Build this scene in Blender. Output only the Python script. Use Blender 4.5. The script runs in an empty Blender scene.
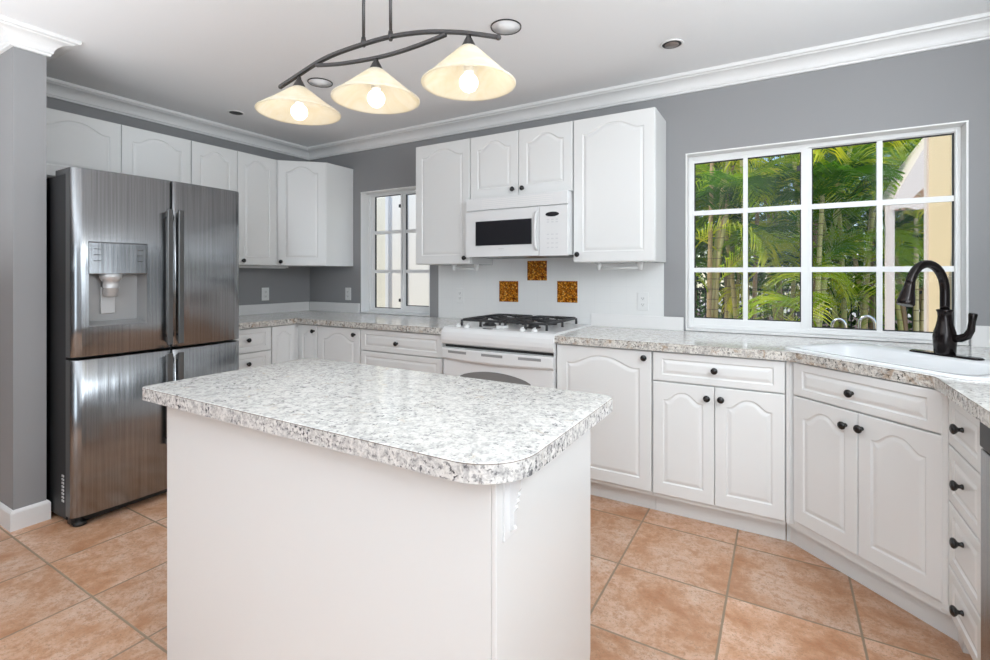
import bpy, bmesh, math, random
from mathutils import Vector, Matrix
random.seed(7)
R = math.radians
PI = math.pi
scn = bpy.context.scene
COL = scn.collection

# ------------------------------------------------------------------ camera
cd = bpy.data.cameras.new('camera')
cam = bpy.data.objects.new('camera', cd); COL.objects.link(cam)
cam.location = (4.0155, -3.2308, 1.2636)
cam.rotation_euler = (R(90), 0, 0.5304)
cd.sensor_width = 36; cd.lens = 36*488.3/990
cd.shift_y = -55.0/990; cd.clip_start = 0.05; cd.clip_end = 200
scn.camera = cam
# ------------------------------------------------------------------ light
vs = scn.view_settings
vs.view_transform = 'Standard'; vs.look = 'None'; vs.gamma = 1; vs.use_curve_mapping = False
vs.exposure = 0.0
w = bpy.data.worlds.new('sky'); scn.world = w; w.use_nodes = True
nt = w.node_tree; nt.nodes.clear()
wo = nt.nodes.new('ShaderNodeOutputWorld'); wb = nt.nodes.new('ShaderNodeBackground')
sk = nt.nodes.new('ShaderNodeTexSky'); sk.sky_type = 'NISHITA'; sk.sun_disc = False
sk.sun_elevation = R(52); sk.sun_rotation = R(150); sk.air_density = 1.0; sk.dust_density = 0.6
nt.links.new(sk.outputs[0], wb.inputs[0]); wb.inputs[1].default_value = 0.25
nt.links.new(wb.outputs[0], wo.inputs[0])
sd = bpy.data.lights.new('sun', 'SUN'); sd.energy = 4.2; sd.angle = R(0.6); sd.color = (1, .95, .86)
sun = bpy.data.objects.new('sun', sd); COL.objects.link(sun)
sun.rotation_euler = Vector((-.75, -.45, 1.04)).to_track_quat('Z', 'Y').to_euler()

def area(name, loc, rot, sx, sy, power, color=(1, 1, 1)):
    d = bpy.data.lights.new(name, 'AREA'); d.shape = 'RECTANGLE'; d.size = sx; d.size_y = sy
    d.energy = power; d.color = color
    o = bpy.data.objects.new(name, d); COL.objects.link(o); o.location = loc; o.rotation_euler = rot
    return o
area('fill_from_rear_right', (4.5, -5.9, 1.5), (R(90), 0, R(14)), 2.4, 2.2, 70, (.80, .91, 1))  # added fill light behind the camera; the rear wall has no window
area('fill_from_right', (5.08, -2.25, 1.75), (R(90), 0, R(72)), 1.9, 1.2, 38, (.86, .94, 1))  # unseen fill added off to the right; that wall has no opening
area('fill_high_right', (5.05, -1.6, 2.1), (R(75), 0, R(80)), 2.2, .6, 27, (.88, .95, 1))  # extra out-of-view fill added high up, no real source modelled there
area('fill_up_right', (4.9, -1.9, 1.2), (R(180), R(-20), 0), .35, 1.6, 13, (.88, .95, 1))  # added upward fill, outside the frame, lightens the ceiling on the right
area('fill_up_left', (1.1, -3.5, 1.3), (R(180), R(-12), 0), 1.6, 1.2, 28, (.88, .95, 1))  # unseen light added to lift the left part of the ceiling
area('fill_up_middle', (3.0, -3.9, 1.45), (R(190), 0, 0), 2.6, .8, 62, (.82, .92, 1))  # added for ceiling bounce, faces up, no lamp stands here

# ------------------------------------------------------------------ materials
MATS = {}
def mat(name, color=(.8, .8, .8), rough=.5, metal=0, spec=.5, coat=0, emit=None, estr=0, ior=None):
    m = bpy.data.materials.new(name); m.use_nodes = True
    b = m.node_tree.nodes['Principled BSDF']
    b.inputs['Base Color'].default_value = (*color, 1)
    b.inputs['Roughness'].default_value = rough
    b.inputs['Metallic'].default_value = metal
    b.inputs['Specular IOR Level'].default_value = spec
    b.inputs['Coat Weight'].default_value = coat
    b.inputs['Coat Roughness'].default_value = .06
    if emit:
        b.inputs['Emission Color'].default_value = (*emit, 1)
        b.inputs['Emission Strength'].default_value = estr
    MATS[name] = m
    return m
class NT:
    """small node helper"""
    def __init__(s, m): s.t = m.node_tree; s.b = s.t.nodes['Principled BSDF']
    def n(s, kind, **kw):
        q = s.t.nodes.new('ShaderNode'+kind)
        for k, v in kw.items(): setattr(q, k, v)
        return q
    def l(s, a, b): s.t.links.new(a, b)
    def coord(s, scale=(1, 1, 1), which='Object'):
        tc = s.n('TexCoord'); mp = s.n('Mapping'); mp.inputs['Scale'].default_value = scale
        s.l(tc.outputs[which], mp.inputs[0]); return mp.outputs[0]
    def noise(s, vec, scale, detail=3, rough=.5, dist=0):
        q = s.n('TexNoise'); q.inputs['Scale'].default_value = scale; q.inputs['Detail'].default_value = detail
        q.inputs['Roughness'].default_value = rough; q.inputs['Distortion'].default_value = dist
        s.l(vec, q.inputs['Vector']); return q.outputs['Fac']
    def ramp(s, fac, stops, interp='LINEAR'):
        q = s.n('ValToRGB'); q.color_ramp.interpolation = interp
        e = q.color_ramp.elements
        while len(e) > 1: e.remove(e[0])
        for i, (p, c) in enumerate(stops):
            x = e[0] if i == 0 else e.new(p)
            x.position = p; x.color = (*c, 1) if len(c) == 3 else c
        s.l(fac, q.inputs[0]); return q.outputs[0]
    def mix(s, f, a, b, mode='MIX'):
        q = s.n('Mix', data_type='RGBA', blend_type=mode)
        for sock, v in ((q.inputs[0], f), (q.inputs[6], a), (q.inputs[7], b)):
            if hasattr(v, 'node'): s.l(v, sock)
            elif isinstance(v, (int, float)): sock.default_value = v
            else: sock.default_value = (*v, 1)
        return q.outputs[2]
    def math(s, op, a, b=0, c=0):
        q = s.n('Math', operation=op)
        for i, v in enumerate((a, b, c)):
            if hasattr(v, 'node'): s.l(v, q.inputs[i])
            else: q.inputs[i].default_value = v
        return q.outputs[0]
    def bump(s, h, strength=.1, dist=.01):
        q = s.n('Bump'); q.inputs['Strength'].default_value = strength; q.inputs['Distance'].default_value = dist
        s.l(h, q.inputs['Height']); s.l(q.outputs[0], s.b.inputs['Normal'])

WHITE = mat('white_thermofoil', (.80, .80, .79), .26, spec=.5)
WHITE2 = mat('white_enamel', (.80, .80, .80), .18)
GLOSSW = mat('gloss_white_panel', (.80, .80, .79), .12)
TRIMW = mat('white_trim_paint', (.82, .81, .80), .4)
CEIL = mat('ceiling_paint', (.88, .88, .885), .8)
WALL = mat('grey_wall_paint', (.30, .298, .302), .6)
n = NT(WALL); n.bump(n.noise(n.coord(), 180, 3), .06, .002)
n = NT(CEIL); n.bump(n.noise(n.coord(), 90, 3), .08, .002)
SPLASH = mat('white_ceramic_tile', (.83, .83, .82), .12)
n = NT(SPLASH)
v = n.coord(); sp = n.n('SeparateXYZ'); n.l(v, sp.inputs[0])
fx = n.math('FRACT', n.math('DIVIDE', sp.outputs[0], .108)); fz = n.math('FRACT', n.math('DIVIDE', sp.outputs[2], .108))
g = n.math('MAXIMUM', n.math('GREATER_THAN', fx, .978), n.math('GREATER_THAN', fz, .978))
n.l(n.mix(g, (.83, .83, .82), (.80, .80, .795)), n.b.inputs['Base Color'])
n.bump(n.math('SUBTRACT', 1.0, g), .12, .001)
BLACK = mat('oil_black_knob', (.012, .011, .011), .22)
BRONZE = mat('dark_bronze_faucet', (.014, .010, .010), .16, metal=.5)
BLACKP = mat('black_plastic', (.02, .02, .02), .45)
IRON = mat('cast_iron_grate', (.03, .03, .032), .5)
BLKGLASS = mat('black_oven_glass', (.02, .02, .024), .05)
GREYG = mat('grey_oven_glass', (.22, .22, .22), .12)
CHROME = mat('chrome', (.75, .75, .76), .12, metal=1)
NICKEL = mat('brushed_dark_nickel', (.085, .08, .08), .36, metal=.8)
CASE = mat('black_fridge_case', (.012, .012, .013), .5)
DOORSIDE = mat('dark_grey_metal_edge', (.12, .12, .12), .3, metal=.7)
STEEL = mat('brushed_stainless', (.44, .445, .45), .24, metal=1)
n = NT(STEEL)
v = n.coord((30, 30, .4)); st = n.noise(v, 5, 4)
n.l(n.ramp(st, [(.3, (.27, .28, .295)), (.7, (.38, .395, .41))]), n.b.inputs['Base Color'])
n.bump(n.noise(n.coord((9, 9, .22)), 1.6, 3, .6), .22, .010)
n.l(n.math('MULTIPLY_ADD', st, .12, .17), n.b.inputs['Roughness'])
n.b.inputs['Anisotropic'].default_value = .5
SILVERP = mat('silver_plastic', (.55, .55, .55), .3, metal=.3)
RECESSP = mat('grey_recess_plastic', (.36, .36, .36), .35, metal=.3)  # plain grey lining of the dispenser recess
ALU = mat('white_aluminium_window_frame', (.86, .86, .85), .35)
GASKET = mat('black_rubber_gasket', (.02, .02, .02), .6)
PLATE = mat('white_plastic_plate', (.80, .80, .79), .3)
SINKM = mat('white_acrylic_sink', (.84, .85, .86), .12)
SLOT = mat('grey_slot', (.30, .30, .30), .5)
INK = mat('dark_grey_print', (.10, .10, .10), .5)
PALEINK = mat('pale_grey_print', (.58, .58, .58), .4)

def granite(name, white, gray, brown, dark, cov, brcov):
    m = mat(name, (.8, .8, .8), .12)
    n = NT(m); v = n.coord()
    big = n.noise(v, 7, 4, .6, .6)
    med = n.noise(v, 55, 6, .7, .5)
    c = n.ramp(med, [(.34, gray), (.46, tuple(.5*(a+b) for a, b in zip(gray, white))), (.56, white)])
    br = n.noise(v, 21, 5, .62, .8)
    c = n.mix(n.ramp(br, [(brcov, (0, 0, 0)), (brcov+.10, (.75, .75, .75))]), c, brown)
    sp = n.noise(v, 95, 3, .6)
    mask = n.math('MULTIPLY', n.ramp(sp, [(cov, (0, 0, 0)), (cov+.06, (1, 1, 1))]), n.ramp(big, [(.36, (.15, .15, .15)), (.6, (1, 1, 1))]))
    c = n.mix(mask, c, dark)
    vo = n.n('TexVoronoi'); vo.inputs['Scale'].default_value = 150; n.l(v, vo.inputs['Vector'])
    c = n.mix(.22, c, vo.outputs['Distance'], 'OVERLAY')
    n.l(c, n.b.inputs['Base Color'])
    return m
GRAN = granite('speckled_laminate', (.82, .80, .76), (.52, .50, .48), (.60, .50, .40), (.13, .12, .12), .60, .60)
GRANI = granite('speckled_island_laminate', (.74, .725, .69), (.44, .43, .42), (.60, .52, .43), (.13, .13, .14), .585, .60)
GRANE = granite('speckled_laminate_edge', (.74, .71, .66), (.36, .34, .32), (.42, .31, .22), (.05, .045, .04), .55, .53)
GRANIE = granite('speckled_island_edge', (.76, .74, .71), (.36, .35, .35), (.52, .44, .37), (.06, .06, .07), .54, .60)
LINE = mat('dark_laminate_seam', (.16, .12, .09), .4)

FLOORM = mat('terracotta_tile', (.6, .35, .22), .38)
n = NT(FLOORM); v = n.coord(); sp = n.n('SeparateXYZ'); n.l(v, sp.inputs[0])
tx = n.math('DIVIDE', n.math('SUBTRACT', sp.outputs[0], 3.4), .43); ty = n.math('DIVIDE', n.math('ADD', sp.outputs[1], .69), .4215)
fx = n.math('ABSOLUTE', n.math('SUBTRACT', n.math('FRACT', n.math('ADD', tx, .5)), .5))
fy = n.math('ABSOLUTE', n.math('SUBTRACT', n.math('FRACT', n.math('ADD', ty, .5)), .5))
edge = n.math('MINIMUM', fx, fy)
wob = n.math('MULTIPLY', n.math('SUBTRACT', n.noise(v, 40, 2), .5), .006)
edge = n.math('ADD', edge, wob)
gm = n.ramp(edge, [(.0075, (1, 1, 1)), (.0115, (0, 0, 0))])
cb = n.n('CombineXYZ'); n.l(n.math('FLOOR', tx), cb.inputs[0]); n.l(n.math('FLOOR', ty), cb.inputs[1])
wn = n.n('TexWhiteNoise', noise_dimensions='3D'); n.l(cb.outputs[0], wn.inputs['Vector'])
va = n.n('VectorMath', operation='MULTIPLY_ADD'); n.l(wn.outputs['Color'], va.inputs[0]); va.inputs[1].default_value = (9, 9, 9); n.l(v, va.inputs[2])
a = n.noise(va.outputs[0], 5.5, 9, .70, .25); b2 = n.noise(va.outputs[0], 30, 8, .75, .2); c3 = n.noise(va.outputs[0], 130, 4, .75)
col = n.ramp(a, [(.32, (.50, .22, .10)), (.44, (.64, .36, .215)), (.54, (.74, .49, .35)), (.68, (.80, .61, .49))])
col = n.mix(n.ramp(b2, [(.38, (.85, .85, .85)), (.52, (0, 0, 0))]), col, (.54, .27, .14))
col = n.mix(n.ramp(c3, [(.555, (0, 0, 0)), (.64, (.7, .7, .7))]), col, (.38, .22, .13))
hv = n.n('HueSaturation'); n.l(n.math('MULTIPLY_ADD', wn.outputs['Value'], .22, .86), hv.inputs['Value']); n.l(col, hv.inputs['Color'])
n.l(n.mix(gm, hv.outputs[0], (.33, .245, .17)), n.b.inputs['Base Color'])
hgt = n.math('MULTIPLY_ADD', gm, -1.0, n.math('MULTIPLY', b2, .25)); n.bump(hgt, .35, .004)
n.l(n.math('MULTIPLY_ADD', gm, .4, n.math('MULTIPLY_ADD', b2, .3, .22)), n.b.inputs['Roughness'])

AMBER = mat('amber_glass_mosaic', (.5, .2, .03), .1)
n = NT(AMBER); v = n.coord(); vo = n.n('TexVoronoi'); vo.inputs['Scale'].default_value = 75; n.l(v, vo.inputs['Vector'])
nz = n.noise(v, 55, 4, .7, 1.0)
c = n.ramp(nz, [(.36, (.06, .015, .003)), (.45, (.50, .13, .01)), (.54, (.85, .33, .015)), (.68, (.90, .62, .20))])
n.l(n.mix(n.ramp(vo.outputs['Distance'], [(.25, (0, 0, 0)), (.6, (.7, .7, .7))]), c, (.05, .015, .004)), n.b.inputs['Base Color'])

def glassmat(name, tint, gloss):
    m = bpy.data.materials.new(name); m.use_nodes = True; t = m.node_tree; t.nodes.clear()
    o = t.nodes.new('ShaderNodeOutputMaterial'); tr = t.nodes.new('ShaderNodeBsdfTransparent'); gl = t.nodes.new('ShaderNodeBsdfGlossy')
    gl.inputs['Roughness'].default_value = .02; tr.inputs[0].default_value = (*tint, 1)
    lw = t.nodes.new('ShaderNodeFresnel'); lw.inputs[0].default_value = 1.45
    mm = t.nodes.new('ShaderNodeMath'); mm.operation = 'MULTIPLY'; mm.inputs[1].default_value = gloss
    t.links.new(lw.outputs[0], mm.inputs[0])
    mx = t.nodes.new('ShaderNodeMixShader'); t.links.new(mm.outputs[0], mx.inputs[0]); t.links.new(tr.outputs[0], mx.inputs[1]); t.links.new(gl.outputs[0], mx.inputs[2])
    t.links.new(mx.outputs[0], o.inputs[0]); return m
GLASS = glassmat('window_glass', (.98, .985, .98), .10)
SCREENM = bpy.data.materials.new('insect_screen_mesh'); SCREENM.use_nodes = True
t = SCREENM.node_tree; t.nodes.clear()
o = t.nodes.new('ShaderNodeOutputMaterial'); tr = t.nodes.new('ShaderNodeBsdfTransparent'); df = t.nodes.new('ShaderNodeBsdfDiffuse')
df.inputs[0].default_value = (.30, .30, .31, 1); mx = t.nodes.new('ShaderNodeMixShader'); mx.inputs[0].default_value = .06
t.links.new(tr.outputs[0], mx.inputs[1]); t.links.new(df.outputs[0], mx.inputs[2]); t.links.new(mx.outputs[0], o.inputs[0])

# lamp shade: alabaster glass, translucent
SHADE = mat('alabaster_glass', (.90, .80, .58), .3)
n = NT(SHADE); v = n.coord()
wv = n.noise(v, 9, 4, .6, 2.5)
n.l(n.ramp(wv, [(.3, (.88, .82, .66)), (.7, (.95, .92, .83))]), n.b.inputs['Base Color'])
n.b.inputs['Transmission Weight'].default_value = 0
tl = n.n('BsdfTranslucent'); n.l(n.ramp(wv, [(.3, (.95, .87, .70)), (.7, (1, .96, .87))]), tl.inputs[0])
mx = n.n('MixShader'); mx.inputs[0].default_value = .5
outn = [q for q in n.t.nodes if q.type == 'OUTPUT_MATERIAL'][0]
n.l(n.b.outputs[0], mx.inputs[1]); n.l(tl.outputs[0], mx.inputs[2]); n.l(mx.outputs[0], outn.inputs[0])
BULB = mat('lit_bulb', (1, 1, 1), .3, emit=(1, .95, .86), estr=3.0)
LAMPW = mat('white_lamp_lens', (.85, .85, .85), .3)

# outdoors
LEAF = mat('palm_leaf', (.10, .24, .03), .4)
n = NT(LEAF); v = n.coord(); f = n.noise(v, 3, 2); oi = n.n('ObjectInfo')
lc = n.ramp(n.math('ADD', n.math('MULTIPLY', f, .5), n.math('MULTIPLY', oi.outputs['Random'], .5)), [(.2, (.02, .08, .01)), (.40, (.09, .24, .02)), (.55, (.34, .50, .03)), (.72, (.85, .80, .10))])
n.l(lc, n.b.inputs['Base Color'])
tl = n.n('BsdfTranslucent'); n.l(n.mix(1.0, lc, (1.5, 1.5, .5), 'MULTIPLY'), tl.inputs[0])
mx = n.n('MixShader'); mx.inputs[0].default_value = .45
outn = [q for q in n.t.nodes if q.type == 'OUTPUT_MATERIAL'][0]
n.l(n.b.outputs[0], mx.inputs[1]); n.l(tl.outputs[0], mx.inputs[2]); n.l(mx.outputs[0], outn.inputs[0])
STEM = mat('golden_palm_stem', (.5, .38, .15), .5)
n = NT(STEM); v = n.coord((1, 1, 1)); sp = n.n('SeparateXYZ'); n.l(v, sp.inputs[0]); oi = n.n('ObjectInfo')
ring = n.math('GREATER_THAN', n.math('FRACT', n.math('MULTIPLY', sp.outputs[2], 7)), .9)
base = n.ramp(oi.outputs['Random'], [(0, (.34, .20, .13)), (.35, (.66, .46, .22)), (.7, (.52, .55, .17)), (1, (.82, .68, .36))])
n.l(n.mix(ring, base, (.34, .26, .14)), n.b.inputs['Base Color'])
HEDGE = mat('dark_hedge_leaf', (.06, .14, .03), .5)
n = NT(HEDGE); v = n.coord(); n.l(n.ramp(n.noise(v, 2.5, 4, .7), [(.3, (.02, .06, .012)), (.55, (.07, .17, .03)), (.75, (.20, .32, .05))]), n.b.inputs['Base Color'])
GROUND = mat('pale_patio_concrete', (.45, .42, .37), .8)
n = NT(GROUND); n.l(n.ramp(n.noise(n.coord(), 3, 5), [(.3, (.38, .36, .31)), (.7, (.52, .49, .43))]), n.b.inputs['Base Color'])
SOIL = mat('dark_mulch', (.11, .07, .05), .9)
CREAM = mat('cream_stucco', (.78, .63, .40), .8)
n = NT(CREAM); n.bump(n.noise(n.coord(), 60, 4), .1, .002)
CREAMW = mat('white_stucco', (.93, .90, .83), .8)
PINKW = mat('pinkish_white_canvas', (.70, .62, .57), .7)
PEACH = mat('peach_boards', (.72, .45, .30), .7)
FENCE = mat('black_fence_metal', (.02, .02, .02), .5)

# ------------------------------------------------------------------ mesh helpers
class MB:
    def __init__(s): s.bm = bmesh.new(); s.mi = 0
    def face(s, vs, smooth=False):
        try: f = s.bm.faces.new(vs)
        except ValueError: return None
        f.material_index = s.mi; f.smooth = smooth; return f
    def quadpts(s, pts, smooth=False): return s.face([s.bm.verts.new(p) for p in pts], smooth)
    def box(s, x0, x1, y0, y1, z0, z1):
        x0, x1 = sorted((x0, x1)); y0, y1 = sorted((y0, y1)); z0, z1 = sorted((z0, z1))
        v = [s.bm.verts.new((x, y, z)) for z in (z0, z1) for y in (y0, y1) for x in (x0, x1)]
        for q in ((0, 2, 3, 1), (4, 5, 7, 6), (0, 1, 5, 4), (2, 6, 7, 3), (0, 4, 6, 2), (1, 3, 7, 5)):
            s.face([v[i] for i in q])
        return s
    def prism(s, poly, z0, z1, M=None):
        """poly ccw in xy, extruded in z; M optional matrix"""
        M = M or Matrix()
        a = [s.bm.verts.new(M @ Vector((x, y, z0))) for x, y in poly]; b = [s.bm.verts.new(M @ Vector((x, y, z1))) for x, y in poly]
        s.face(a[::-1]); s.face(b); k = len(poly)
        for i in range(k): s.face([a[i], a[(i+1) % k], b[(i+1) % k], b[i]])
        return s
    def loft(s, loops, cap0=True, cap1=True, closed=True, smooth=False):
        L = [[s.bm.verts.new(p) for p in lp] for lp in loops]; k = len(L[0])
        for a, b in zip(L, L[1:]):
            for i in range(k if closed else k-1): s.face([a[i], a[(i+1) % k], b[(i+1) % k], b[i]], smooth)
        if cap0: s.face(L[0][::-1])
        if cap1: s.face(L[-1])
        return s
    def tube(s, pts, r, seg=10, caps=True, smooth=True):
        pts = [Vector(p) for p in pts]; n = len(pts)
        rs = r if isinstance(r, (list, tuple)) else [r]*n
        up = None; loops = []
        for i, p in enumerate(pts):
            d = (pts[min(i+1, n-1)]-pts[max(i-1, 0)]).normalized()
            if up is None:
                up = Vector((0, 0, 1)) if abs(d.z) < .9 else Vector((1, 0, 0))
            a = d.cross(up)
            if a.length < 1e-6: a = d.cross(Vector((0, 1, 0)))
            a.normalize(); b = a.cross(d).normalized(); up = b
            loops.append([p + rs[i]*(math.cos(2*PI*k/seg)*a + math.sin(2*PI*k/seg)*b) for k in range(seg)])
        return s.loft(loops, caps, caps, True, smooth)
    def lathe(s, prof, c=(0, 0, 0), axis='z', seg=20, smooth=True, closed=False):
        """prof list (r, h)"""
        c = Vector(c); loops = []
        for r, h in prof:
            lp = []
            for k in range(seg):
                a = 2*PI*k/seg; x, y = r*math.cos(a), r*math.sin(a)
                q = {'z': Vector((x, y, h)), '-y': Vector((x, -h, y)), 'x': Vector((h, x, y))}[axis]
                lp.append(c+q)
            loops.append(lp)
        return s.loft(loops, not closed, not closed, True, smooth)
    def build(s, name, m, parent=None, loc=None, rotz=None, bevel=0, seg=2, weld=False, autosmooth=False):
        if weld: bmesh.ops.remove_doubles(s.bm, verts=s.bm.verts, dist=1e-5)
        bmesh.ops.recalc_face_normals(s.bm, faces=s.bm.faces)
        me = bpy.data.meshes.new(name); s.bm.to_mesh(me); s.bm.free()
        for q in (m if isinstance(m, (list, tuple)) else [m]): me.materials.append(q)
        o = bpy.data.objects.new(name, me); COL.objects.link(o)
        if parent is not None: o.parent = parent
        if loc is not None: o.location = loc
        if rotz is not None: o.rotation_euler.z = rotz
        if bevel:
            b = o.modifiers.new('bevel', 'BEVEL'); b.width = bevel; b.segments = seg; b.limit_method = 'ANGLE'; b.angle_limit = R(40)
        return o
def tag(o, label=None, cat=None, group=None, kind=None):
    if label: o['label'] = label
    if cat: o['category'] = cat
    if group: o['group'] = group
    if kind: o['kind'] = kind
    return o
def empty(name, loc=(0, 0, 0), rz=0, label=None, cat=None, group=None, kind=None):
    o = bpy.data.objects.new(name, None); COL.objects.link(o); o.location = loc; o.rotation_euler = (0, 0, rz); o.empty_display_size = .1
    return tag(o, label, cat, group, kind)
def Box(name, x0, x1, y0, y1, z0, z1, m, parent=None, bevel=0):
    b = MB(); b.box(x0, x1, y0, y1, z0, z1); return b.build(name, m, parent, bevel=bevel)
def copy_tree(o, parent=None):
    c = o.copy(); COL.objects.link(c)
    if parent is not None: c.parent = parent
    for ch in list(o.children): copy_tree(ch, c)
    return c
def fillet(poly, rad, seg=6):
    """round polygon corners; rad per corner"""
    out = []; n = len(poly)
    for i in range(n):
        p = Vector(poly[i]); a = Vector(poly[i-1]); b = Vector(poly[(i+1) % n]); r = rad[i] if isinstance(rad, (list, tuple)) else rad
        if r <= 0: out.append(tuple(p)); continue
        u = (a-p).normalized(); v = (b-p).normalized(); ang = u.angle(v); t = r/math.tan(ang/2)
        c = p+(u+v).normalized()*(r/math.sin(ang/2)); s0 = p+u*t; s1 = p+v*t
        a0 = math.atan2(s0.y-c.y, s0.x-c.x); a1 = math.atan2(s1.y-c.y, s1.x-c.x); d = (a1-a0+PI) % (2*PI)-PI
        for k in range(seg+1): out.append((c.x+r*math.cos(a0+d*k/seg), c.y+r*math.sin(a0+d*k/seg)))
    return out
def resample_ok(p): return p

# ------------------------------------------------------------------ setting
ZC = 2.487
def struct(o): return tag(o, kind='structure')
struct(Box('floor', -2.2, 5.25, -7.2, .0, -.12, 0, FLOORM))
struct(Box('ceiling', -2.2, 5.25, -7.2, .0, ZC, ZC+.15, CEIL))
WX = (.697, 1.492, 3.50, 4.805)
b = MB()
for i, (x0, x1) in enumerate(((-.13, WX[0]), (WX[0], WX[1]), (WX[1], WX[2]), (WX[2], WX[3]), (WX[3], 5.25))):
    if i in (1, 3):
        b.box(x0, x1, 0, .16, -.12, .915); b.box(x0, x1, 0, .16, 2.02, ZC+.15)
    else: b.box(x0, x1, 0, .16, -.12, ZC+.15)
struct(b.build('wall_back', WALL, weld=False))
struct(Box('wall_left', -.13, 0, -2.34, 0, 0, ZC, WALL))
struct(Box('wall_right', 5.12, 5.25, -7.2, 0, 0, ZC, WALL))
struct(Box('wall_divider', -2.2, .737, -2.353, -2.226, 0, ZC, WALL))
struct(Box('wall_left_far', -2.3, -2.2, -7.2, -2.226, -.12, ZC+.15, WALL))
struct(Box('wall_rear', -2.3, 5.25, -7.35, -7.2, -.12, ZC+.15, WALL))
def sweep(name, path, prof, m, closed=False):
    """path points in xy, room on the LEFT-hand offset side given by +1"""
    P = [Vector(p) for p in path]; loops = []
    for i, p in enumerate(P):
        ds = []
        if i > 0: ds.append((P[i]-P[i-1]).normalized())
        if i < len(P)-1: ds.append((P[i+1]-P[i]).normalized())
        ns = [Vector((-d.y, d.x)) for d in ds]
        if len(ns) == 2: nn = (ns[0]+ns[1]); nn = nn/(nn.length_squared)*2 if nn.length > 1e-6 else ns[0]
        else: nn = ns[0]
        loops.append([Vector((p.x+nn.x*o, p.y+nn.y*o, z)) for o, z in prof])
    b = MB(); b.loft(loops, True, True, True, False); return b.build(name, m)
cove = [(0, ZC-.092), (.014, ZC-.092), (.016, ZC-.082), (.022, ZC-.078)]
for k in range(0, 9):
    a = k/8*PI/2
    cove.append((.022+.058*(1-math.cos(a))*1.0, ZC-.078+.052*math.sin(a)))
cove += [(.086, ZC-.024), (.090, ZC-.018), (.106, ZC-.018), (.110, ZC-.008), (.110, ZC), (0, ZC)]
pth = [(-2.19, -2.353), (.737, -2.353), (.737, -2.226), (0, -2.226), (0, 0), (5.12, 0)]
# travelling this way the room lies on the right: reverse it
tr1 = sweep('trim_1', pth[::-1], cove, TRIMW); struct(tr1)
bbp = [(0, 0), (.014, 0), (.014, .086), (.010, .094), (.004, .100), (0, .100)]
struct(sweep('baseboard_left', [(0.01, -2.226), (.737, -2.226), (.737, -2.353), (-2.19, -2.353)], bbp, TRIMW))

# ------------------------------------------------------------------ windows
def frame_box(b, x0, x1, z0, z1, w, y0, y1, wt=None, wb=None):
    wt = wt or w; wb = wb or w
    b.box(x0, x0+w, y0, y1, z0, z1); b.box(x1-w, x1, y0, y1, z0, z1)
    b.box(x0+w, x1-w, y0, y1, z1-wt, z1); b.box(x0+w, x1-w, y0, y1, z0, z0+wb)
def window(name, X0, X1, Z0, Z1, yf, sashes, zs, screen):
    w = empty(name, ((X0+X1)/2, .0, Z0), 0, kind='structure')
    ox, oz = (X0+X1)/2, Z0
    def L(b, nm, m, par=w, **k):
        q = b.build(nm, m, par, **k); return q
    def bx(b, x0, x1, y0, y1, z0, z1): b.box(x0-ox, x1-ox, y0, y1, z0-oz, z1-oz)
    b = MB(); bx(b, X0, X0+.008, .0, .155, Z0, Z1); bx(b, X1-.008, X1, .0, .155, Z0, Z1); bx(b, X0, X1, -.003, .155, Z1-.008, Z1)
    L(b, 'window_reveal', TRIMW)
    b = MB(); bx(b, X0-.0, X1+.0, -.004, .155, Z0, Z0+.012); L(b, 'window_sill', TRIMW, bevel=.002)
    b = MB(); frame_box(b, X0+.008-ox, X1-.008-ox, .012, Z1-Z0-.008, .022, yf-.005, yf+.06); L(b, 'window_frame', ALU, bevel=.002)
    for si, (x0, x1, g0, g1, xm, zb, zt, dy) in enumerate(sashes):
        # x0..x1 outer sash, g0..g1 glass
        b = MB(); bx(b, x0, g0, yf+dy, yf+dy+.028, Z0+.03, Z1-.025); bx(b, g1, x1, yf+dy, yf+dy+.028, Z0+.03, Z1-.025)
        bx(b, g0, g1, yf+dy, yf+dy+.028, zt, Z1-.025); bx(b, g0, g1, yf+dy, yf+dy+.028, Z0+.03, zb)
        s = L(b, 'sash', ALU, bevel=.0015)
        b = MB(); e = .0055
        bx(b, g0, g0+e, yf+dy+.006, yf+dy+.02, zb, zt); bx(b, g1-e, g1, yf+dy+.006, yf+dy+.02, zb, zt)
        bx(b, g0, g1, yf+dy+.006, yf+dy+.02, zt-e, zt); bx(b, g0, g1, yf+dy+.006, yf+dy+.02, zb, zb+e)
        L(b, 'gasket', GASKET, s)
        b = MB(); 
        if xm: bx(b, xm-.0125, xm+.0125, yf+dy+.002, yf+dy+.024, zb, zt)
        for z in zs: bx(b, g0, g1, yf+dy+.003, yf+dy+.023, z-.0145, z+.0145)
        L(b, 'glazing_bars', ALU, s)
        b = MB(); bx(b, g0, g1, yf+dy+.011, yf+dy+.015, zb, zt); L(b, 'pane', GLASS, s)
    for (x, z, dy) in ((sashes[0][2+1]-.012, Z0+.12, .002), (sashes[0][3]-.012, Z1-.14, .002)):
        b = MB(); bx(b, x-.008, x+.008, yf+dy-.006, yf+dy+.010, z-.014, z+.014); L(b, 'latch', BLACKP)
    if screen:
        b = MB(); bx(b, screen[0], screen[1], yf+.052, yf+.0525, Z0+.034, Z1-.03); L(b, 'insect_screen', SCREENM)
    return w
window('window_1', 3.50, 4.805, .918, 2.02, .085,
       [(3.530, 4.150, 3.538, 4.113, 3.8275, .992, 1.972, 0), (4.150, 4.785, 4.166, 4.776, 4.474, .962, 1.988, .012)], (1.655, 1.295), (3.53, 4.14))
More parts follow.
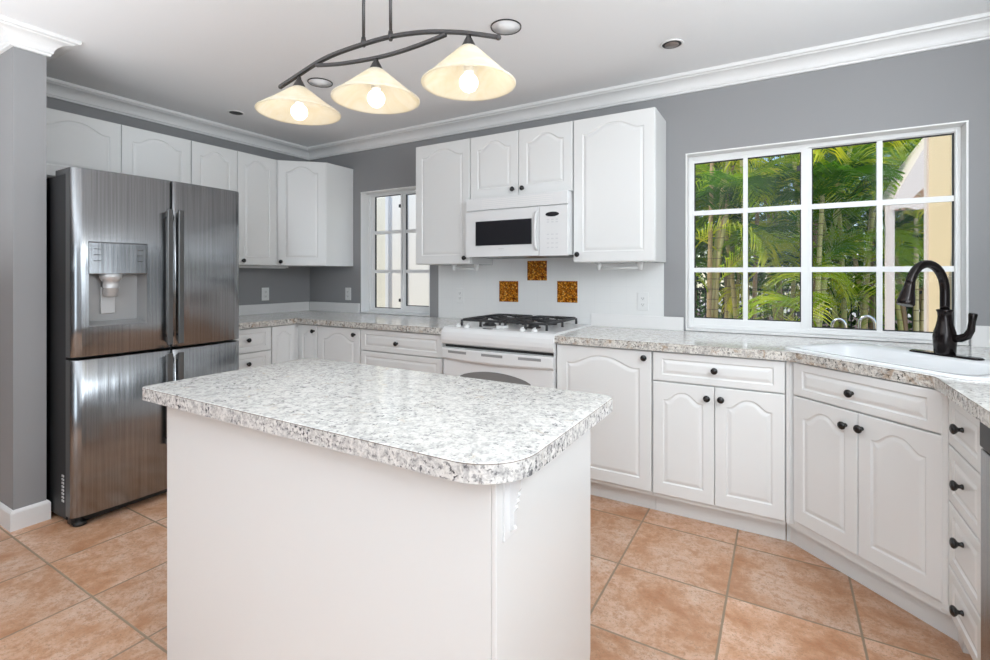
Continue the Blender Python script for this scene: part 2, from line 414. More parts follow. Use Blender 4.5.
window('window_2', .697, 1.492, .918, 2.02, .095,
       [(.745, 1.105, .777, 1.092, None, .962, 1.985, .0), (1.095, 1.462, 1.137, 1.43, None, .99, 1.98, .014)], (1.652, 1.296), None)

# ------------------------------------------------------------------ cabinets
def arch_outline(x0, x1, z0, z1, d, rise, n=26):
    """panel outline with d inset; top shoulders at z1-rise, arch to z1. returns [(x,z)], fixed count"""
    pts = []; X0, X1, Z0 = x0+d, x1-d, z0+d; w = X1-X0
    for k in range(8): pts.append((X0+w*k/8, Z0))
    for k in range(8): pts.append((X1, Z0+(z1-rise-d-Z0)*k/8))
    for k in range(n+1):
        u = 1-2*k/n
        s = .5+.5*math.cos(PI*min(1, abs(u)/.88)**1.3)
        x = X0+w*(u+1)/2
        z = z1-rise-d+(rise)*s
        pts.append((x, z))
    for k in range(1, 8): pts.append((X0, (z1-rise-d)-((z1-rise-d)-Z0)*k/8))
    return pts
def panel_door_mesh(w, h, mx, mzb, mzt, rise, th=.02):
    """door in local coords: x 0..w, z 0..h, back at y=0, front at y=-th"""
    b = MB(); N = 26
    L0 = arch_outline(mx, w-mx, mzb, h-mzt, 0, rise, N)
    def rect(e):
        out = []
        for k in range(8): out.append((e+(w-2*e)*k/8 if k == 0 else mx+(w-2*mx)*k/8, e))
        for k in range(8): out.append((w-e, e if k == 0 else L0[8+k][1]))
        for k in range(N+1):
            u = 1-2*k/N
            x = w-e if k == 0 else (e if k == N else mx+(w-2*mx)*(u+1)/2)
            out.append((x, h-e))
        for k in range(1, 8): out.append((e, L0[16+N+k][1]))
        return out
    loops = []
    e = .003
    loops.append([(x, 0, z) for x, z in rect(0)])
    loops.append([(x, -th+e, z) for x, z in rect(0)])
    loops.append([(x, -th+.0008, z) for x, z in rect(e*.6)])
    loops.append([(x, -th, z) for x, z in rect(e*1.6)])
    for d, y in ((0, 0), (.003, .0035), (.006, .0052), (.0095, .0050), (.014, .0035), (.021, .0012), (.026, .0006)):
        loops.append([(x, -th+y, z) for x, z in arch_outline(mx, w-mx, mzb, h-mzt, d, rise, N)])
    b.loft(loops, True, True, True, False)
    for f in b.bm.faces: f.smooth = False
    return b
KNOB = None
def knob(parent, x, z, y=-.02, r=.0155):
    global KNOB
    if KNOB is None:
        b = MB(); b.lathe([(.008, 0), (.0085, .003), (.0058, .007), (.0062, .012), (.0125, .0165), (.0160, .021), (.0163, .025), (.0135, .029), (.007, .0312), (.001, .0318)], axis='-y', seg=18)
        o = b.build('knob', BLACK); KNOB = o.data; bpy.data.objects.remove(o)
    o = bpy.data.objects.new('knob', KNOB); COL.objects.link(o); o.parent = parent; o.location = (x, y, z)
    tag(o, 'round black knob'); return o
def front(parent, kind, x0, x1, z0, z1, kn=None, arch=True, rise=None):
    w, h = x1-x0, z1-z0
    if kind == 'drawer': m = panel_door_mesh(w, h, min(.045, w*.14), min(.034, h*.22), min(.034, h*.22), 0.0)
    else:
        mx = min(.06, w*.17); rs = rise if rise is not None else min(.05, w*.15)
        m = panel_door_mesh(w, h, mx, .062, .045, rs)
    o = m.build(kind, WHITE, parent, loc=(x0, 0, z0))
    if kn: knob(o, kn[0]-x0, kn[1]-z0)
    return o
def cabinet(name, label, cat, loc, rz, w, z0, z1, depth, fronts, toe=None, group=None, body=None, x0=0.0):
    e = empty(name, (loc[0], loc[1], 0), rz, label, cat, group)
    if body is None: Box('body', x0, x0+w, .001, depth, z0, z1, WHITE, e, bevel=.0015)
    else: body(e)
    if toe: Box('toe_kick', x0, x0+w, toe, toe+.02, 0.001, z0, WHITE, e)
    for f in fronts: front(e, *f)
    return e
BZ0, BZ1 = .105, .871
G = 'white base cabinets under the worktop'
D = .596
# -- back run (local x = world x - loc.x, front plane y=-.60, doors out to -.62)
YB = -.60
cabinet('base_cabinet', 'white base cabinet with one narrow arched door, left of the black-knobbed drawers beside the range', 'cabinet', (.862, YB), 0, .464, BZ0, BZ1, D-.002,
        [('door', .003, .461, .13, .865, (.412, .819))], .07)
cabinet('drawer_cabinet', 'white drawer cabinet between the corner cabinets and the left side of the range', 'cabinet', (1.329, YB), 0, .762, BZ0, BZ1, D-.002,
        [('drawer', .004, .752, .712, .865, (.36, .782)), ('drawer', .004, .752, .425, .706, (.36, .57)), ('drawer', .004, .752, .13, .419, (.36, .28))], .07)
cabinet('base_cabinet', 'white base cabinet with a single wide arched door directly right of the range', 'cabinet', (2.894, YB), 0, .539, BZ0, BZ1, D-.002,
        [('door', .003, .536, .13, .865, (.501, .83))], .07)
cabinet('base_cabinet', 'white base cabinet with one drawer over two arched doors, left of the diagonal sink cabinet', 'cabinet', (3.435, YB), 0, .598, BZ0, BZ1, D-.002,
        [('drawer', .003, .595, .718, .865, (.298, .84-.045)), ('door', .003, .296, .13, .712, (.264, .656)), ('door', .299, .595, .13, .712, (.327, .658))], .07)
# -- left wall run: rot +90, front plane x=.60
cabinet('drawer_cabinet', 'white drawer cabinet with black knobs beside the right side of the refrigerator', 'cabinet', (.60, -1.335), R(90), .483, BZ0, BZ1, D-.002,
        [('drawer', .004, .481, .69, .865, (.287, .783)), ('drawer', .004, .481, .42, .684, (.287, .607)), ('drawer', .004, .481, .13, .414, (.287, .3))], .07)
# -- inner corner base cabinet (L-shaped body)
cc = empty('corner_cabinet', (0, 0, 0), 0, 'white inner corner base cabinet with two narrow arched doors meeting at a right angle', 'cabinet')
b = MB(); b.prism([(.005, -.848), (.599, -.848), (.599, -.599), (.858, -.599), (.858, -.006), (.005, -.006)], BZ0, BZ1); b.build('body', WHITE, cc)
b = MB(); b.prism([(.51, -.848), (.53, -.848), (.53, -.53), (.858, -.53), (.858, -.51), (.51, -.51)], .001, BZ0); b.build('toe_kick', WHITE, cc)
f1 = front(cc, 'door', 0, .205, .13, .865); f1.location = (.60, -.845, .13); f1.rotation_euler.z = R(90)
f2 = front(cc, 'door', 0, .205, .13, .865, (.172, .82)); f2.location = (.652, -.60, .13)
# -- diagonal sink cabinet: local x along the face, origin O
OX, OY, AD = 4.045, -.62, R(-43)
ud = Vector((math.cos(AD), math.sin(AD))); vd = Vector((-ud.y, ud.x))
def diag(u, v): return (OX+ud.x*u+vd.x*v, OY+ud.y*u+vd.y*v)
dcl = diag(0, .02)
def sinkbody(e):
    Mi = Matrix.Rotation(-AD, 4, 'Z') @ Matrix.Translation((-dcl[0], -dcl[1], 0))
    b = MB(); pw = [diag(.02, .0215), diag(.588, .0215), (4.535, -1.028), (5.11, -1.028), (5.11, -.01), (4.04, -.01), (4.04, -.59)]
    pl = [tuple((Mi @ Vector((x, y, 0)))[:2]) for x, y in pw]
    b.prism(pl, BZ0, .68); b.prism([pl[0], pl[1], (pl[1][0], .022), (pl[0][0], .022)], .68, BZ1)
    b.build('body', WHITE, e)
    b = MB(); b.box(.006, .60, 0.0, .018, .13, BZ1); b.build('face_frame', WHITE, e)
    b = MB(); tw = [(4.037, -.53), (4.053, -.53), (4.54, -.975), (4.54, -1.03), (4.56, -1.03), (4.56, -.965), (4.063, -.51), (4.037, -.51)]
    b.prism([tuple((Mi @ Vector((x, y, 0)))[:2]) for x, y in tw], .001, BZ0); b.build('toe_kick', WHITE, e)
sc = cabinet('sink_cabinet', 'white diagonal corner cabinet under the sink with a false drawer over two arched doors', 'cabinet', dcl, AD, .6, BZ0, BZ1, D,
        [('drawer', .022, .604, .722, .868, (.294, .79)), ('door', .022, .314, .15, .716, (.267, .655)), ('door', .317, .604, .15, .716, (.333, .66))], None, body=sinkbody)
Mi = Matrix.Rotation(-AD, 4, 'Z') @ Matrix.Translation((-dcl[0], -dcl[1], 0))
b = MB(); b.prism([tuple((Mi @ Vector((x, y, 0)))[:2]) for x, y in ((4.0345, -.598), (4.0345, -.616), (4.048, -.622), (4.066, -.616), (4.066, -.598))], BZ0+.02, BZ1); b.build('filler_strip', WHITE, sc)
b = MB(); b.prism([tuple((Mi @ Vector((x, y, 0)))[:2]) for x, y in ((4.484, -1.026), (4.4985, -1.0395), (4.519, -1.0375), (4.512, -1.0))], BZ0+.025, BZ1); b.build('filler_strip', WHITE, sc)
# -- right run: rot -90, front plane x=4.52
cabinet('drawer_cabinet', 'white stack of four narrow drawers between the sink cabinet and the dishwasher', 'cabinet', (4.52, -1.038), R(-90), .334, BZ0, BZ1, .585,
        [('drawer', .004, .331, .70, .865, (.160, .784)), ('drawer', .004, .331, .51, .694, (.160, .608)), ('drawer', .004, .331, .296, .504, (.160, .429)), ('drawer', .004, .331, .13, .290, (.160, .218))], .05)
# -- wall cabinets
UZ0, UZ1 = 1.343, 2.241
XU = .311
cabinet('wall_cabinet', 'short white wall cabinet with two arched doors above the refrigerator', 'cabinet', (XU, -2.222), R(90), .928, 1.84, UZ1, .308,
        [('door', .03, .493, 1.845, UZ1-.003, None), ('door', .497, .926, 1.845, UZ1-.003, None)])
cabinet('wall_cabinet', 'tall white wall cabinet between the cabinet above the refrigerator and the diagonal corner cabinet', 'cabinet', (XU, -1.291), R(90), .690, UZ0, UZ1, .308,
        [('door', .002, .344, UZ0+.003, UZ1-.003, (.315, 1.378)), ('door', .348, .688, UZ0+.003, UZ1-.003, (.385, 1.378))])
# diagonal corner wall cabinet
ca, cb_ = Vector((.3125, -.583)), Vector((.590, -.3125)); ang = math.atan2(cb_.y-ca.y, cb_.x-ca.x); wl = (cb_-ca).length
cw = empty('corner_wall_cabinet', (ca.x, ca.y, 0), ang, 'white diagonal corner wall cabinet with one door, left of the small window', 'cabinet')
Mi = Matrix.Rotation(-ang, 4, 'Z') @ Matrix.Translation((-ca.x, -ca.y, 0))
b = MB(); b.prism([tuple((Mi @ Vector((x, y, 0)))[:2]) for x, y in ((.003, -.599), (.3125, -.599), (.606, -.3125), (.606, -.003), (.003, -.003))], UZ0, UZ1); b.build('body', WHITE, cw, bevel=.0015)
front(cw, 'door', .006, wl+.004, UZ0+.003, UZ1-.003, (.036, 1.376))
YU = -.303
cabinet('wall_cabinet', 'tall white wall cabinet between the small window and the microwave', 'cabinet', (1.606, YU), 0, .496, UZ0, UZ1, .299,
        [('door', .002, .494, UZ0+.003, UZ1-.003, (.458, 1.385))])
cabinet('wall_cabinet', 'short white wall cabinet with two arched doors above the microwave', 'cabinet', (2.105, YU), 0, .774, 1.795, UZ1, .299,
        [('door', .002, .385, 1.80, UZ1-.003, (.350, 1.842)), ('door', .389, .772, 1.80, UZ1-.003, (.423, 1.842))])
cabinet('wall_cabinet', 'tall white wall cabinet right of the microwave, nearest to the large window', 'cabinet', (2.882, YU), 0, .502, UZ0, UZ1, .299,
        [('door', .002, .500, UZ0+.003, UZ1-.003, (.033, 1.392))])

# ------------------------------------------------------------------ countertops
def slab(name, poly, z0, z1, parent, mt, me, hole=None, loc=(0, 0, 0)):
    b = MB()
    def ring(p, z): return [b.bm.verts.new((x, y, z)) for x, y in p]
    cen = Vector((sum(p[0] for p in poly)/len(poly), sum(p[1] for p in poly)/len(poly)))
    ins = .0018
    N = len(poly); inn = []
    for i in range(N):
        a = Vector(poly[i-1]); p = Vector(poly[i]); c = Vector(poly[(i+1) % N])
        d1 = (p-a).normalized(); d2 = (c-p).normalized(); n1 = Vector((-d1.y, d1.x)); n2 = Vector((-d2.y, d2.x)); q = n1+n2; q = q/q.length_squared*2
        inn.append((p.x+q.x*ins, p.y+q.y*ins))
    top = ring(inn, z1); t2 = ring(poly, z1-.0015); t3 = ring(poly, z1-.0032); bt = ring(poly, z0)
    def strip(A, B, mi):
        b.mi = mi
        for i in range(N): b.face([A[i], A[(i+1) % N], B[(i+1) % N], B[i]])
    strip(top, t2, 0); strip(t2, t3, 2); strip(t3, bt, 1)
    def fill(rings, mi):
        edges = []
        for r in rings:
            for i in range(len(r)):
                e = b.bm.edges.get((r[i], r[(i+1) % len(r)])) or b.bm.edges.new((r[i], r[(i+1) % len(r)])); edges.append(e)
        res = bmesh.ops.triangle_fill(b.bm, use_beauty=True, use_dissolve=False, edges=edges)
        for g in res['geom']:
            if isinstance(g, bmesh.types.BMFace): g.material_index = mi
    if hole:
        h1 = ring(hole, z1); h0 = ring(hole, z0); M_ = len(hole)
        b.mi = 1
        for i in range(M_): b.face([h1[i], h1[(i+1) % M_], h0[(i+1) % M_], h0[i]])
        fill([top, h1], 0); fill([bt, h0], 1)
    else: fill([top], 0); fill([bt], 1)
    return b.build(name, [mt, me, LINE], parent)
CZ0, CZ1 = .873, .916
ct = empty('countertop', (1.0, -.3, CZ0), 0, 'speckled laminate L-shaped countertop from the refrigerator round the corner to the range', 'countertop')
def sh(p, o): return [(x-o[0], y-o[1]) for x, y in p]
slab('worktop', sh(fillet([(.002, -.002), (.002, -1.335), (.645, -1.335), (.645, -.642), (2.098, -.642), (2.098, -.002)], [0, 0, 0, .01, 0, 0], 3), (1.0, -.3)), 0, CZ1-CZ0, ct, GRAN, GRANE)
b = MB(); b.box(.018-1, .69-1, -.016+.3, -.002+.3, CZ1-CZ0, 1.003-CZ0); b.build('backsplash_board', TRIMW, ct, bevel=.002)
b = MB(); b.box(.002-1, .017-1, -1.335+.3, -.017+.3, CZ1-CZ0, 1.003-CZ0); b.build('backsplash_board', TRIMW, ct, bevel=.002)
ct2 = empty('countertop', (4.0, -.4, CZ0), 0, 'speckled laminate countertop right of the range with a diagonal front at the sink', 'countertop')
def rrect(x0, x1, y0, y1, r, seg=5):
    return fillet([(x0, y0), (x1, y0), (x1, y1), (x0, y1)], r, seg)
hole = [diag(u, v) for u, v in rrect(-.055, .66, .045, .53, .06)]
slab('worktop', sh(fillet([(2.892, -.002), (2.892, -.642), (4.048, -.642), (4.470, -1.015), (4.478, -2.3), (5.118, -2.3), (5.118, -.002)], [0, 0, .03, .05, 0, 0, 0], 5), (4.0, -.4)), 0, CZ1-CZ0, ct2, GRAN, GRANE, hole=sh(hole, (4.0, -.4)))
b = MB(); b.box(2.892-4, 3.49-4, -.016+.4, -.009+.4, CZ1-CZ0, 1.0-CZ0); b.build('backsplash_board', TRIMW, ct2, bevel=.002)
b = MB(); b.box(4.812-4, 5.10-4, -.016+.4, -.002+.4, CZ1-CZ0, 1.018-CZ0); b.build('backsplash_board', TRIMW, ct2, bevel=.002)
b = MB(); b.box(5.104-4, 5.118-4, -2.3+.4, -.017+.4, CZ1-CZ0, 1.018-CZ0); b.build('backsplash_board', TRIMW, ct2, bevel=.002)

# tile backsplash between the wall cabinets
b = MB(); b.box(1.587, 3.37, -.008, -.001, .9165, UZ0-.002); b.box(2.105, 2.882, -.008, -.001, UZ0-.002, 1.40)
tag(b.build('tile_backsplash', SPLASH), 'white ceramic tile backsplash behind the range and below the wall cabinets', 'backsplash')
for (x0, x1, z0, z1, lb) in ((2.165, 2.327, 1.062, 1.218, 'square amber mosaic accent tile set in the white backsplash, lower left one of the three'),
                            (2.403, 2.560, 1.224, 1.367, 'square amber mosaic accent tile set in the white backsplash, topmost one just below the microwave'),
                            (2.640, 2.792, 1.070, 1.221, 'square amber mosaic accent tile set in the white backsplash, lower right one of the three')):
    o = MB(); o.box(-(x1-x0)/2, (x1-x0)/2, -.004, 0, 0, z1-z0); o = o.build('accent_tile', AMBER, loc=((x0+x1)/2, -.0085, z0), bevel=.001)
    tag(o, lb, 'tile', 'amber accent tiles')

# outlets
def outlet(x, y, z, rz, lab):
    e = empty('wall_outlet', (x, y, z), rz, lab, 'outlet', 'wall outlets')
    Box('cover_plate', -.036, .036, -.006, 0, -.058, .058, PLATE, e, bevel=.002)
    for dz in (-.02, .02):
        q = Box('socket', -.016, .016, -.0085, -.006, dz-.014, dz+.014, PLATE, e, bevel=.001)
        b = MB(); b.box(-.007, -.005, -.0092, -.0085, dz-.004, dz+.006); b.box(.005, .007, -.0092, -.0085, dz-.004, dz+.006); b.box(-.002, .002, -.0092, -.0085, dz-.010, dz-.006)
        b.build('slots', INK, q)
    return e
outlet(0.001, -.482, 1.092, R(90), 'white wall outlet on the left grey wall, beside the refrigerator')
outlet(.54, -.001, 1.088, 0, 'white wall outlet on the grey wall just left of the small window')
outlet(1.806, -.009, 1.10, 0, 'white wall outlet on the tile backsplash left of the amber tiles')
outlet(3.241, -.009, 1.092, 0, 'white wall outlet on the tile backsplash right of the amber tiles')

# ------------------------------------------------------------------ sink and faucet
sk_ = empty('kitchen_sink', (OX, OY, CZ1), AD, 'white drop-in sink set diagonally in the corner countertop', 'sink')
b = MB()
def rl(x0, x1, y0, y1, r, z): return [(x, y, z) for x, y in rrect(x0, x1, y0, y1, r, 6)]
b.loft([rl(-.085, .69, .022, .56, .07, .0005), rl(-.085, .69, .022, .56, .07, .004), rl(-.081, .686, .026, .556, .066, .009), rl(-.072, .677, .035, .547, .06, .010),
        rl(-.035, .64, .062, .40, .06, .009), rl(-.028, .633, .069, .393, .055, .002), rl(-.022, .627, .075, .387, .055, -.03), rl(-.005, .61, .092, .37, .05, -.165), rl(.02, .585, .117, .345, .04, -.178)], False, True, True, True)
b.build('basin', SINKM, sk_)
b = MB(); b.lathe([(.045, -.177), (.043, -.174), (.03, -.175), (.001, -.176)], (.30, .23, 0), seg=20); b.build('drain', CHROME, sk_)
fx_, fy_ = diag(.335, .465)
fa = empty('faucet', (fx_, fy_, CZ1+.0103), AD, 'dark bronze gooseneck pull-down faucet with side handle behind the corner sink', 'faucet')
b = MB(); b.loft([[(x, y, z) for x, y in rrect(-w_, w_, -d_, d_, min(d_, .026)-.001, 6)] for w_, d_, z in ((.13, .028, 0), (.13, .028, .004), (.124, .022, .008))], True, True, True, True); b.build('deck_plate', BRONZE, fa)
b = MB(); b.lathe([(.034, .006), (.036, .012), (.037, .04), (.040, .075), (.036, .10), (.030, .12), (.025, .145), (.023, .165), (.0245, .180), (.028, .188), (.028, .192), (.020, .194)], seg=24); b.build('body', BRONZE, fa)
pts = [(0, 0, .19)]; pts += [(0, 0, .19+.02*k) for k in range(1, 5)]
rr = .105
for k in range(1, 15):
    a = PI*k/14*.93; pts.append((0, -rr+rr*math.cos(a), .27+rr*math.sin(a)*1.08))
b = MB(); b.tube(pts, .0165, 16); b.build('spout', BRONZE, fa)
p0 = Vector(pts[-1]); dr = (Vector(pts[-1])-Vector(pts[-2])).normalized()
b = MB(); b.tube([p0+dr*q for q in (-.01, .0, .02, .05, .078, .084)], [.0175, .0185, .021, .027, .031, .027], 18); b.build('spray_head', BRONZE, fa)
b = MB(); b.tube([(.03, 0, .075), (.055, 0, .078), (.078, 0, .09), (.090, 0, .115), (.094, 0, .15), (.097, 0, .178), (.098, 0, .184)], [.016, .016, .015, .013, .0115, .0145, .012], 14); b.build('handle', BRONZE, fa)

# ------------------------------------------------------------------ dishwasher
dw = empty('dishwasher', (4.52, -1.398, 0), R(-90), 'stainless steel dishwasher right of the stack of narrow drawers', 'dishwasher')
Box('body', .002, .602, .002, .57, .10, .868, CASE, dw)
Box('door', .004, .600, -.034, .0, .12, .79, STEEL, dw, bevel=.004)
Box('control_panel', .004, .600, -.036, .0, .795, .866, BLACKP, dw, bevel=.004)
Box('pocket_handle', .12, .48, -.0345, -.01, .757, .785, BLACKP, dw)
Box('toe_kick', .002, .602, .05, .07, .001, .10, BLACKP, dw)

# ------------------------------------------------------------------ range
rg = empty('gas_range', (2.102, -.622, 0), 0, 'white slide-in gas range with black cast iron grates', 'stove')
RW = .787
Box('body', .002, RW-.002, .0, .610, .02, .905, WHITE2, rg, bevel=.003)
b = MB()   # cooktop with rolled front nose
prof = [(.612, .905), (.612, .925), (.05, .928), (.0, .924), (-.018, .916), (-.034, .895), (-.040, .87), (-.040, .845), (-.032, .822), (-.010, .812), (.0, .812), (.0, .905)]
b.loft([[(x, y, z) for y, z in prof] for x in (-.004, .004, RW-.004, RW+.004)], True, True, True, False)
b.build('cooktop', WHITE2, rg, bevel=.002)
Box('vent_gap', .010, RW-.010, -.006, .001, .796, .812, BLACKP, rg)
b = MB()
for x0, x1, nx in ((.0, RW, 1),):
    lp = []
    for k in range(13):
        u = k/12; x = .002+(RW-.004)*u; bow = .018*(1-(2*u-1)**2)
        lp.append([(x, 0, .792), (x, -.030-bow, .792), (x, -.034-bow, .786), (x, -.034-bow, .730-.004*bow/.018), (x, -.026-bow, .718-.35*bow), (x, 0, .718)])
    b.loft(lp, True, True, True, False)
od = b.build('oven_door_rail', WHITE2, rg, bevel=.0015)
for (x0, x1) in ((.055, .20), (.315, .465), (.57, .715)):
    b = MB()
    xm = ((x0+x1)/2)/RW; bow = .018*(1-(2*xm-1)**2); 
    u0, u1 = x0/RW, x1/RW; y0 = -.034-.018*(1-(2*u0-1)**2); y1 = -.034-.018*(1-(2*u1-1)**2); ym = -.034-bow
    b.loft([[(x, y-.0012, .778), (x, y-.0012, .762), (x, y+.002, .762), (x, y+.002, .778)] for x, y in ((x0, y0), ((x0+x1)/2, ym), (x1, y1))], True, True, True, False)
    b.build('vent_slot', SLOT, od)
dr_ = Box('oven_door', .002, RW-.002, -.022, .0, .20, .716, WHITE2, rg, bevel=.006)
pl = [(.14+.5*k/16, .62+.045*math.sin(PI*k/16)**.7 if 0 < k < 16 else .62) for k in range(17)]
b = MB(); b.prism([(x, z) for x, z in [(.14, .36), (.64, .36)]+pl[::-1]], 0, .004, Matrix.Translation((0, -.0225, 0)) @ Matrix.Rotation(R(90), 4, 'X')); b.build('oven_window', GREYG, dr_)
Box('storage_drawer', .006, RW-.006, -.020, .0, .06, .192, WHITE2, rg, bevel=.006)
# knobs and display on the nose
for x in (.095, .165, .565, .645):
    b = MB()
    b.lathe([(.019, 0), (.0185, .006), (.016, .012), (.013, .014), (.001, .015)], seg=18); b.box(-.004, .004, -.016, .016, .008, .022)
    q = b.build('control_knob', WHITE2, rg, loc=(x, .018, .9265), bevel=.001); q.rotation_euler.x = R(8)
Box('clock_display', .295, .36, -.002, .014, .926, .929, BLKGLASS, rg)
Box('spoon_rest', .370, .425, .035, .10, .9275, .946, WHITE2, rg, bevel=.004)
# burners and grates
for (cx_, cy_) in ((.23, .19), (.23, .45), (.557, .19), (.557, .45)):
    b = MB(); b.lathe([(.045, .926), (.045, .934), (.034, .936), (.034, .944), (.030, .948), (.001, .949)], (cx_, cy_, 0), seg=20); b.build('burner', IRON, rg)
for (x0, x1) in ((.085, .375), (.415, .70)):
    y0, y1 = .075, .560; zt_ = .968
    b = MB(); r_ = .0085
    def bar(p, q): b.tube([p, q], r_, 6)
    path = fillet([(x0, y0), (x1, y0), (x1, y1), (x0, y1)], .03, 4)
    b.tube([(x, y, zt_) for x, y in path+[path[0]]], r_, 6)
    bar((x0, (y0+y1)/2, zt_), (x1, (y0+y1)/2, zt_))
    xm = (x0+x1)/2
    for cy_ in (.19, .45):
        for k in range(4):
            a = PI/2*k; dx, dy = math.cos(a), math.sin(a)
            ex = x0 if dx < -.5 else x1 if dx > .5 else xm
            ey = cy_ if abs(dy) < .5 else (cy_+dy*.125)
            ex2 = ex if abs(dx) > .5 else xm
            bar((ex2, ey, zt_), (xm+dx*.03, cy_+dy*.03, zt_+.006))
    for x in (x0, xm, x1):
        for y in (y0, (y0+y1)/2, y1):
            if x == xm and y == (y0+y1)/2: continue
            b.tube([(x, y, zt_), (x, y, .929)], [.007, .009], 6)
    b.build('grate', IRON, rg)

# ------------------------------------------------------------------ microwave
mw = empty('microwave', (2.118, -.40, 1.385), 0, 'white over-the-range microwave mounted between the wall cabinets', 'microwave')
MW, MH = .757, .405
Box('body', .002, MW-.002, .022, .395, .006, MH, WHITE2, mw, bevel=.003)
vg = Box('vent_grille', .0, MW, .004, .022, .322, MH, WHITE2, mw, bevel=.003)
b = MB()
for k in range(5): b.box(.13, MW-.10, .0025, .006, .336+k*.0125, .3405+k*.0125)
b.build('slats', TRIMW, vg)
dd = MB()   # door, bowed slightly
lp = []
for k in range(9):
    u = k/8; x = .56*u; y = -.006*math.sin(PI*u)
    lp.append([(x, .02, .0), (x, y, .003), (x, y, .313), (x, .02, .316)])
dd.loft(lp, True, True, True, False); dd = dd.build('door', WHITE2, mw, bevel=.002)
Box('door_glass', .088, .512, -.010, .0, .078, .243, BLKGLASS, dd, bevel=.001)
b = MB(); b.tube([(.548, -.006, .04), (.546, -.020, .07), (.543, -.024, .16), (.546, -.020, .25), (.548, -.006, .285)], .009, 8); b.build('handle', WHITE2, dd)
b = MB(); b.box(.270, .276, -.0085, -.006, .052, .060); b.box(.279, .310, -.0085, -.006, .053, .056); b.build('maker_mark', PALEINK, dd)
cp = Box('control_panel', .564, MW, .0, .021, .0, .316, WHITE2, mw, bevel=.003)
b = MB(); b.prism([(.046*math.cos(2*PI*k/24), .015*math.sin(2*PI*k/24)) for k in range(24)], 0, .003, Matrix.Translation((.655, .0, .262)) @ Matrix.Rotation(R(90), 4, 'X')); b.build('display', BLKGLASS, cp)
BTN = mat('pale_button', (.66, .66, .67), .4)
for z in (.228, .213, .135, .108, .080, .052):
    for c_ in range(3): Box('button', .618+.030*c_, .634+.030*c_, -.0015, .001, z-.004, z+.004, BTN, cp)
Box('underside', .03, MW-.03, .04, .38, .0, .007, DOORSIDE, mw)

# under-cabinet fittings
def holder(x0, x1, y, z, rz, loc, lab):
    e = empty('towel_holder', loc, rz, lab, 'paper towel holder')
    b = MB(); b.tube([(x0, y, z), (x1, y, z)], .006, 8); b.build('rod', PLATE, e)
    for x in (x0, x1):
        b = MB(); b.tube([(x, y, 0), (x, y, z-.012)], [.02, .012], 12); b.build('bracket', PLATE, e)
holder(-.13, .13, 0, -.035, 0, (3.14, -.20, UZ0-.0005), 'white rod holder hanging under the wall cabinet right of the microwave')
holder(-.10, .10, 0, -.035, 0, (1.98, -.20, UZ0-.0005), 'white rod holder hanging under the wall cabinet left of the microwave')
ul = empty('under_cabinet_light', (.16, -.80, UZ0-.0165), 0, 'slim white light strip under the tall wall cabinet beside the refrigerator', 'light')
Box('housing', -.03, .03, -.42, .42, 0, .016, PLATE, ul, bevel=.003)
Box('lens', -.02, .02, -.40, .40, -.005, 0, LAMPW, ul, bevel=.002)

# ------------------------------------------------------------------ refrigerator
fr = empty('refrigerator', (1.0, -1.772, 0), R(90), 'stainless steel four-door refrigerator with water dispenser on the left', 'refrigerator')
HW = .436
Box('case', -HW+.004, HW-.004, .085, .90, .03, 1.775, CASE, fr, bevel=.004)
def door_prof(x0, x1, n=22):
    """front curve of a door: whole front bulges, outer edge rolled"""
    pts = []
    for k in range(n+1):
        x = x0+(x1-x0)*k/n
        y = -.022*(1-(x/HW)**2)
        pts.append((x, y))
    return pts
def fdoor(name, x0, x1, z0, z1, rec=None):
    lft = x0 < -.2; xs = []
    inner = [x0+(x1-x0)*k/24 for k in range(25)]
    if rec: inner += [rec[0], rec[1]]
    for q in (.003, .008, .016, .026, .038, .05): inner.append(x0+q if lft else x1-q)
    inner = sorted(set(round(x, 5) for x in inner))
    def yf(x):
        y = -.022*(1-(x/HW)**2)
        d = (x-x0) if lft else (x1-x)
        if d < .05: y += .030*(1-math.sqrt(max(0, 1-((.05-d)/.05)**2)))
        d2 = (x1-x) if lft else (x-x0)
        if d2 < .006: y += .006-d2
        return y
    zsr = [z0, z0+.003, z1-.003, z1]
    if rec: zsr = [z0, z0+.003, rec[2], rec[3], z1-.003, z1]
    b = MB(); yb = .080
    V = {}
    for i, x in enumerate(inner):
        for j, z in enumerate(zsr):
            V[i, j] = b.bm.verts.new((x, yf(x)+(.003 if j in (0, len(zsr)-1) else 0), z))
    for i in range(len(inner)-1):
        for j in range(len(zsr)-1):
            if rec and inner[i] >= rec[0]-1e-4 and inner[i+1] <= rec[1]+1e-4 and zsr[j] >= rec[2]-1e-4 and zsr[j+1] <= rec[3]+1e-4: continue
            b.face([V[i, j], V[i+1, j], V[i+1, j+1], V[i, j+1]], True)
    b.mi = 1
    x0_, x1_ = inner[0], inner[-1]; nI, nJ = len(inner)-1, len(zsr)-1
    B0 = [b.bm.verts.new((x, yb, z)) for x, z in ((x0_, z0), (x1_, z0), (x1_, z1), (x0_, z1))]
    b.face([B0[3], B0[2], B0[1], B0[0]])
    b.face([V[0, j] for j in range(nJ+1)]+[B0[3], B0[0]]); b.face([V[nI, j] for j in range(nJ, -1, -1)]+[B0[1], B0[2]])
    b.face([V[i, 0] for i in range(nI, -1, -1)]+[B0[0], B0[1]]); b.face([V[i, nJ] for i in range(nI+1)]+[B0[2], B0[3]])
    o = b.build(name, [STEEL, DOORSIDE], fr)
    return o, yf
SP = .012
d1, yf1 = fdoor('door', -HW, SP-.003, .852, 1.800, rec=(-.372, -.118, 1.004, 1.270))
d2, yf2 = fdoor('door', SP+.003, HW, .852, 1.800)
d3, _ = fdoor('door', -HW, SP-.003, .055, .838)
